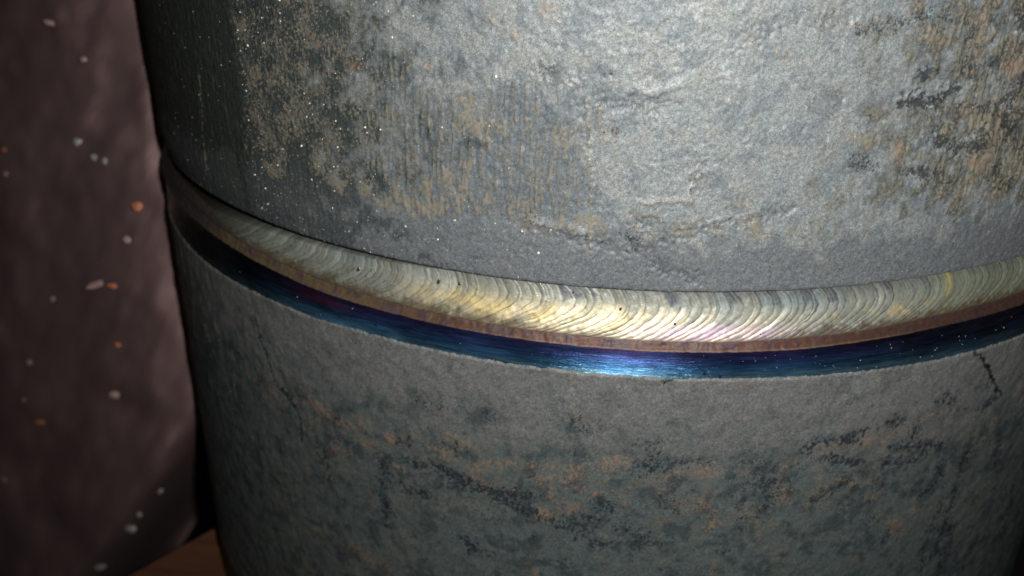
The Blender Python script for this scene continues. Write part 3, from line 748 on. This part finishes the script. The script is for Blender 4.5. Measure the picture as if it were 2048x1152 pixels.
# ------------------------------------------------------------------ slag spots on the bead (each a small glassy island)
def surf(deg, z, r, dx=0):
    t = math.radians(deg)
    return Vector(((r * math.sin(t) + dx) * S, -r * math.cos(t) * S, z * S))
m_slag, nt, bs = new_mat('glassy_slag')
bs.inputs['Base Color'].default_value = (.035, .032, .035, 1)
bs.inputs['Roughness'].default_value = .22
def blob(name, deg, z, r, a, b, h, tilt, mat, parent, seed=0):
    g = random.Random(seed)
    t = math.radians(deg)
    U = Vector((math.cos(t), math.sin(t), 0)); W = Vector((0, 0, 1)); N = Vector((math.sin(t), -math.cos(t), 0))
    U2 = U * math.cos(tilt) + W * math.sin(tilt); W2 = -U * math.sin(tilt) + W * math.cos(tilt)
    C0 = surf(deg, z, r)
    vs, fs = [C0 + N * h * S], []
    n = 12
    jit = [g.uniform(.8, 1.2) for _ in range(n)]
    for ring, (kk, hh) in enumerate(((.5, .85), (.9, .35), (1.05, -.6))):
        for i in range(n):
            an = 2 * math.pi * i / n
            vs.append(C0 + (U2 * math.cos(an) * a * kk * jit[i] + W2 * math.sin(an) * b * kk * jit[i] + N * h * hh) * S)
    for i in range(n):
        j = (i + 1) % n
        fs.append((0, 1 + i, 1 + j))
        for ring in (0, 1):
            o1, o2 = 1 + ring * n, 1 + (ring + 1) * n
            fs.append((o1 + i, o2 + i, o2 + j, o1 + j))
    return poly_mesh(name, vs, fs, mat, parent, True)
def bead_r(deg, z):
    j = int(np.argmin(np.abs(BT - deg))); i = int(np.argmin(np.abs(BZ[:, j] - z)))
    return BR[i, j]
BT, BZ, BR = T_BEAD, Z_BEAD, R_BEAD
SLAG = [(-22.1, -0.601, 0.003, 0.006, 0.001, -0.35), (-14.3, -0.592, 0.0025, 0.006, 0.001, -0.2), (-12.4, -0.589, 0.0025, 0.004, 0.001, 0), (5.1, -0.613, 0.0022, 0.0022, 0.0012, 0), (-3.0, -0.579, 0.002, 0.003, 0.0008, 0), (3.2, -0.644, 0.011, 0.0032, 0.0014, 0.15), (6.8, -0.642, 0.01, 0.0025, 0.0012, 0), (11.9, -0.627, 0.0015, 0.0015, 0.001, 0), (28.0, -0.634, 0.002, 0.003, 0.001, 0), (0.8, -0.597, 0.002, 0.004, 0.0008, -0.3)]
SPECKS = [(155, 283, 0.016, 2, 1.2), (190, 315, 0.012, 2, 1.5), (211, 322, 0.013, 2, 1.1), (275, 412, 0.018, 0, 1.1), (255, 480, 0.014, 1, 1.2), (105, 598, 0.012, 2, 1.0), (195, 568, 0.015, 1, 3.2), (225, 572, 0.012, 0, 2), (58, 725, 0.015, 1, 1.1), (235, 690, 0.011, 0, 1.4), (228, 790, 0.016, 1, 1.6), (80, 845, 0.014, 0, 1.9), (168, 118, 0.011, 1, 1.2), (100, 45, 0.012, 1, 2.4), (8, 300, 0.01, 0, 1.2), (12, 348, 0.011, 1, 1.1), (262, 1058, 0.02, 2, 1.4), (278, 1030, 0.013, 2, 1), (318, 980, 0.017, 2, 1.1), (200, 1135, 0.018, 2, 1.8), (48, 800, 0.012, 1, 0.8), (8, 960, 0.012, 1, 1.2)]
for i, (d_, z_, a, b, h, tl) in enumerate(SLAG):
    blob('slag_spot', d_, z_, bead_r(d_, z_) - .0004, a, b, h, tl, m_slag, bead, i)

# ------------------------------------------------------------------ loose grit and bright scale flakes sticking to the pipe
m_grit, nt, bs = new_mat('bright_grit')
bs.inputs['Base Color'].default_value = (.62, .60, .52, 1)
bs.inputs['Roughness'].default_value = .3
m_grit2, nt, bs = new_mat('dull_grit')
bs.inputs['Base Color'].default_value = (.34, .30, .24, 1)
bs.inputs['Roughness'].default_value = .5
def grit(name, pts, mat, parent, label):
    g = np.random.default_rng(len(pts))
    V_, F_ = [], []
    for (p, n_, sz) in pts:
        o = len(V_)
        ax = [Vector(g.standard_normal(3)).normalized() for _ in range(2)]
        a = ax[0]; b = a.cross(ax[1]).normalized(); c_ = a.cross(b)
        e = g.uniform(.6, 1.5, 3)
        for w, q_ in ((a, e[0]), (-a, e[0]), (b, e[1]), (-b, e[1]), (c_, e[2]), (-c_, e[2])):
            V_.append(p + n_ * sz * .3 + w * sz * q_)
        for f_ in ((0, 2, 4), (2, 1, 4), (1, 3, 4), (3, 0, 4), (2, 0, 5), (1, 2, 5), (3, 1, 5), (0, 3, 5)):
            F_.append(tuple(o + x for x in f_))
    o = poly_mesh(name, V_, F_, mat, parent)
    o['kind'] = 'stuff'
    if label: o['label'] = label
    return o
def scatter(n, f, r, dx=0):
    out = []
    while len(out) < n:
        d_, z_, sz = f()
        t = math.radians(d_)
        out.append((surf(d_, z_, r, dx), Vector((math.sin(t), -math.cos(t), 0)), sz * S))
    return out
def f_left():
    if random.random() < .30:
        d_ = -33.5 + abs(random.gauss(0, 2.2)); z_ = random.uniform(-.55, -.2)
    else:
        d_ = random.triangular(-34, 2, -26); z_ = random.uniform(-.565, -.19)
    return d_, z_, (random.uniform(.00025, .0006) if random.random() < .88 else random.uniform(.0006, .0018))
def f_all():
    return random.uniform(-50, 42), random.uniform(-.565, -.19), random.uniform(.0004, .0009)
def f_low():
    return random.uniform(-50, 45), random.uniform(-1.3, -.70), random.uniform(.0003, .0007)
def f_band():
    return random.gauss(17, 10) if random.random() < .7 else random.uniform(-40, 40), random.uniform(-.695, -.655), random.uniform(.0004, .0007)
grit('grit', scatter(700, f_left, RU, DX), m_grit, upper, 'bright grit clinging to the dark left of the upper pipe')
grit('grit', scatter(260, f_all, RU, DX), m_grit2, upper, None)
grit('grit', scatter(160, f_low, 1.0), m_grit2, lower, None)
grit('grit', scatter(70, f_band, .9972), m_grit2, band, None)

# ------------------------------------------------------------------ the board the pipe stands on
def px(x, y):                                                  # a view ray of the photograph, used only to place what stands behind
    return (Rf + Rr * ((x - 1024) / 1903.7) - Ru * ((y - 576) / 1903.7))
m_board, nt, bs = new_mat('brown_board')
f = noise(nt, 60, 4, .6, mscale=(1, 6, 1))
cr = nd(nt, 'ShaderNodeValToRGB')
cr.color_ramp.elements[0].color = (.085, .030, .011, 1); cr.color_ramp.elements[0].position = .3
cr.color_ramp.elements[1].color = (.15, .060, .024, 1); cr.color_ramp.elements[1].position = .7
nt.links.new(f, cr.inputs[0]); nt.links.new(cr.outputs[0], bs.inputs['Base Color'])
bs.inputs['Roughness'].default_value = .75
P1 = Vector((-1.10377, -0.54138, 0)); P2 = Vector((-0.95509, -0.32808, 0))
u = (P2 - P1).normalized(); n_ = Vector((u.y, -u.x, 0))        # n_ points under the pipe
def box_pts(z):
    return [P1 - u * 1.5, P1 - u * 1.5 + n_ * 1.30, P1 + u * 2.6 + n_ * 1.30, P1 + u * 2.6]
zt_, zb_ = -1.6306, -1.76
vs = []
be = .012
for (z_, ins) in ((zt_, be), (zt_ - be, 0), (zb_, 0)):
    cs = [P1 - u * 1.5, P1 - u * 1.5 + n_ * 1.30, P1 + u * 2.6 + n_ * 1.30, P1 + u * 2.6]
    cc = sum(cs, Vector()) / 4
    for q_ in cs:
        d_ = (q_ - cc)
        w = q_ - Vector((math.copysign(1, d_ @ u) * u.x, math.copysign(1, d_ @ u) * u.y, 0)) * ins - n_ * math.copysign(1, d_ @ n_) * ins
        vs.append(Vector((w.x, w.y, z_)) * S)
fs = [(3, 2, 1, 0), (8, 9, 10, 11)]
for k_ in (0, 4):
    for i in range(4):
        j = (i + 1) % 4
        fs.append((k_ + i, k_ + j, k_ + 4 + j, k_ + 4 + i))
board = poly_mesh('board', vs, fs, m_board)
board['label'] = 'flat brown board under the foot of the pipe, blurred at the bottom left'
board['category'] = 'board'

# ------------------------------------------------------------------ the dusty dark sheet behind
m_sheet, nt, bs = new_mat('dusty_sheet')
f1 = noise(nt, 60, 4, .6, mscale=(1, 1, 1)); f2 = noise(nt, 22, 3, .6)
cr = nd(nt, 'ShaderNodeValToRGB')
cr.color_ramp.elements[0].color = (.17, .098, .092, 1); cr.color_ramp.elements[0].position = .25
cr.color_ramp.elements[1].color = (.31, .200, .190, 1); cr.color_ramp.elements[1].position = .75
nt.links.new(math_(nt, 'ADD', math_(nt, 'MULTIPLY', f1, .45), math_(nt, 'MULTIPLY', f2, .55)), cr.inputs[0])
nt.links.new(cr.outputs[0], bs.inputs['Base Color'])
bs.inputs['Roughness'].default_value = .8
CAMP = Vector((0, -DIST, 0))
SD = 3.6
nu, nv = 150, 170
uu = np.linspace(-620, 900, nu)[None, :]; vvv = np.linspace(0, 1, nv)[:, None]
# edge of the sheet, top to its trailing lower hem
hem = np.interp(uu[0], [-620, 60, 200, 300, 350, 395, 430, 470, 900], [1600, 1500, 1330, 1190, 1110, 1040, 985, 930, 560])[None, :]
yy = -700 + vvv * (hem + 700)
xx = uu + 0 * yy
g1 = F_big(xx / 900, yy / 900); g2 = F_lump(xx / 7000 + 1, yy / 7000 + (xx * .6) / 7000); g3 = F_fine(xx / 3000, yy / 3000)
drop = sstep(330, 0, hem - yy)
dep = 1.74 + .56 * yy / 1152 + .0022 * np.logaddexp(0, (283 + .147 * yy - xx) / 30) * 30 + .004 * np.logaddexp(0, (xx - 303 - .147 * yy) / 20) * 20 + .02 * g1 + .0015 * g2 + 1.3 * drop ** 2.2 + .012 * np.abs(np.sin((xx - .8 * yy) / 210 + g1)) ** 3 * sstep(500, 100, yy)
rx, ry = (xx - 1024) / 1903.7, (yy - 576) / 1903.7
def ax(i): return (CAMP[i] + dep * (Rf[i] + Rr[i] * rx - Ru[i] * ry)) * S
sheet = grid_mesh('sheet', ax(0), ax(1), ax(2), None, m_sheet)
sheet['label'] = 'out-of-focus dark purplish-brown dusty sheet with glinting specks behind the pipe'
sheet['category'] = 'sheet'
def mspeck(name, c_, met, rg):
    mt, nt, b = new_mat(name)
    b.inputs['Base Color'].default_value = c_ + (1,); b.inputs['Metallic'].default_value = met; b.inputs['Roughness'].default_value = rg
    return mt
SM = [mspeck('copper_speck', (.50, .17, .08), 0, .5), mspeck('pink_speck', (.42, .27, .245), 0, .5), mspeck('pale_speck', (.33, .32, .28), 0, .45)]
for i, (x, y, sz, k_, st) in enumerate(SPECKS):
    t_i = int(np.argmin(np.abs(uu[0] - x))); r_i = int(np.argmin(np.abs(yy[:, t_i] - y)))
    d_ = dep[r_i, t_i] - .02
    C0 = (CAMP + px(x, y) * d_) * S
    g = random.Random(i)
    sz *= .62
    a, b = Rr * sz * S * st, Ru * sz * S
    rot_ = g.uniform(-.5, .6)
    a, b = a * math.cos(rot_) + Ru * sz * S * st * math.sin(rot_), b * math.cos(rot_) - Rr * sz * S * math.sin(rot_)
    N = -Rf
    ring = [C0 + a * math.cos(t) * g.uniform(.8, 1.2) + b * math.sin(t) * g.uniform(.8, 1.2) for t in [k * math.pi / 3 for k in range(6)]]
    vs = [C0 + N * sz * S * .5] + ring + [C0 - N * sz * S * .4]
    fs = [(0, 1 + k, 1 + (k + 1) % 6) for k in range(6)] + [(7, 1 + (k + 1) % 6, 1 + k) for k in range(6)]
    poly_mesh('speck', vs, fs, SM[k_], sheet)

# ------------------------------------------------------------------ dark floor under everything
m_floor, nt, bs = new_mat('dark_floor')
bs.inputs['Base Color'].default_value = (.02, .017, .016, 1)
bs.inputs['Roughness'].default_value = .9
fz = -3.4 * S
floor = poly_mesh('floor', [(-3, -3, fz), (3, -3, fz), (3, 3, fz), (-3, 3, fz)], [(0, 1, 2, 3)], m_floor)
floor['kind'] = 'structure'
for o in bpy.data.objects:
    if o.type == 'MESH':
        o.select_set(False)
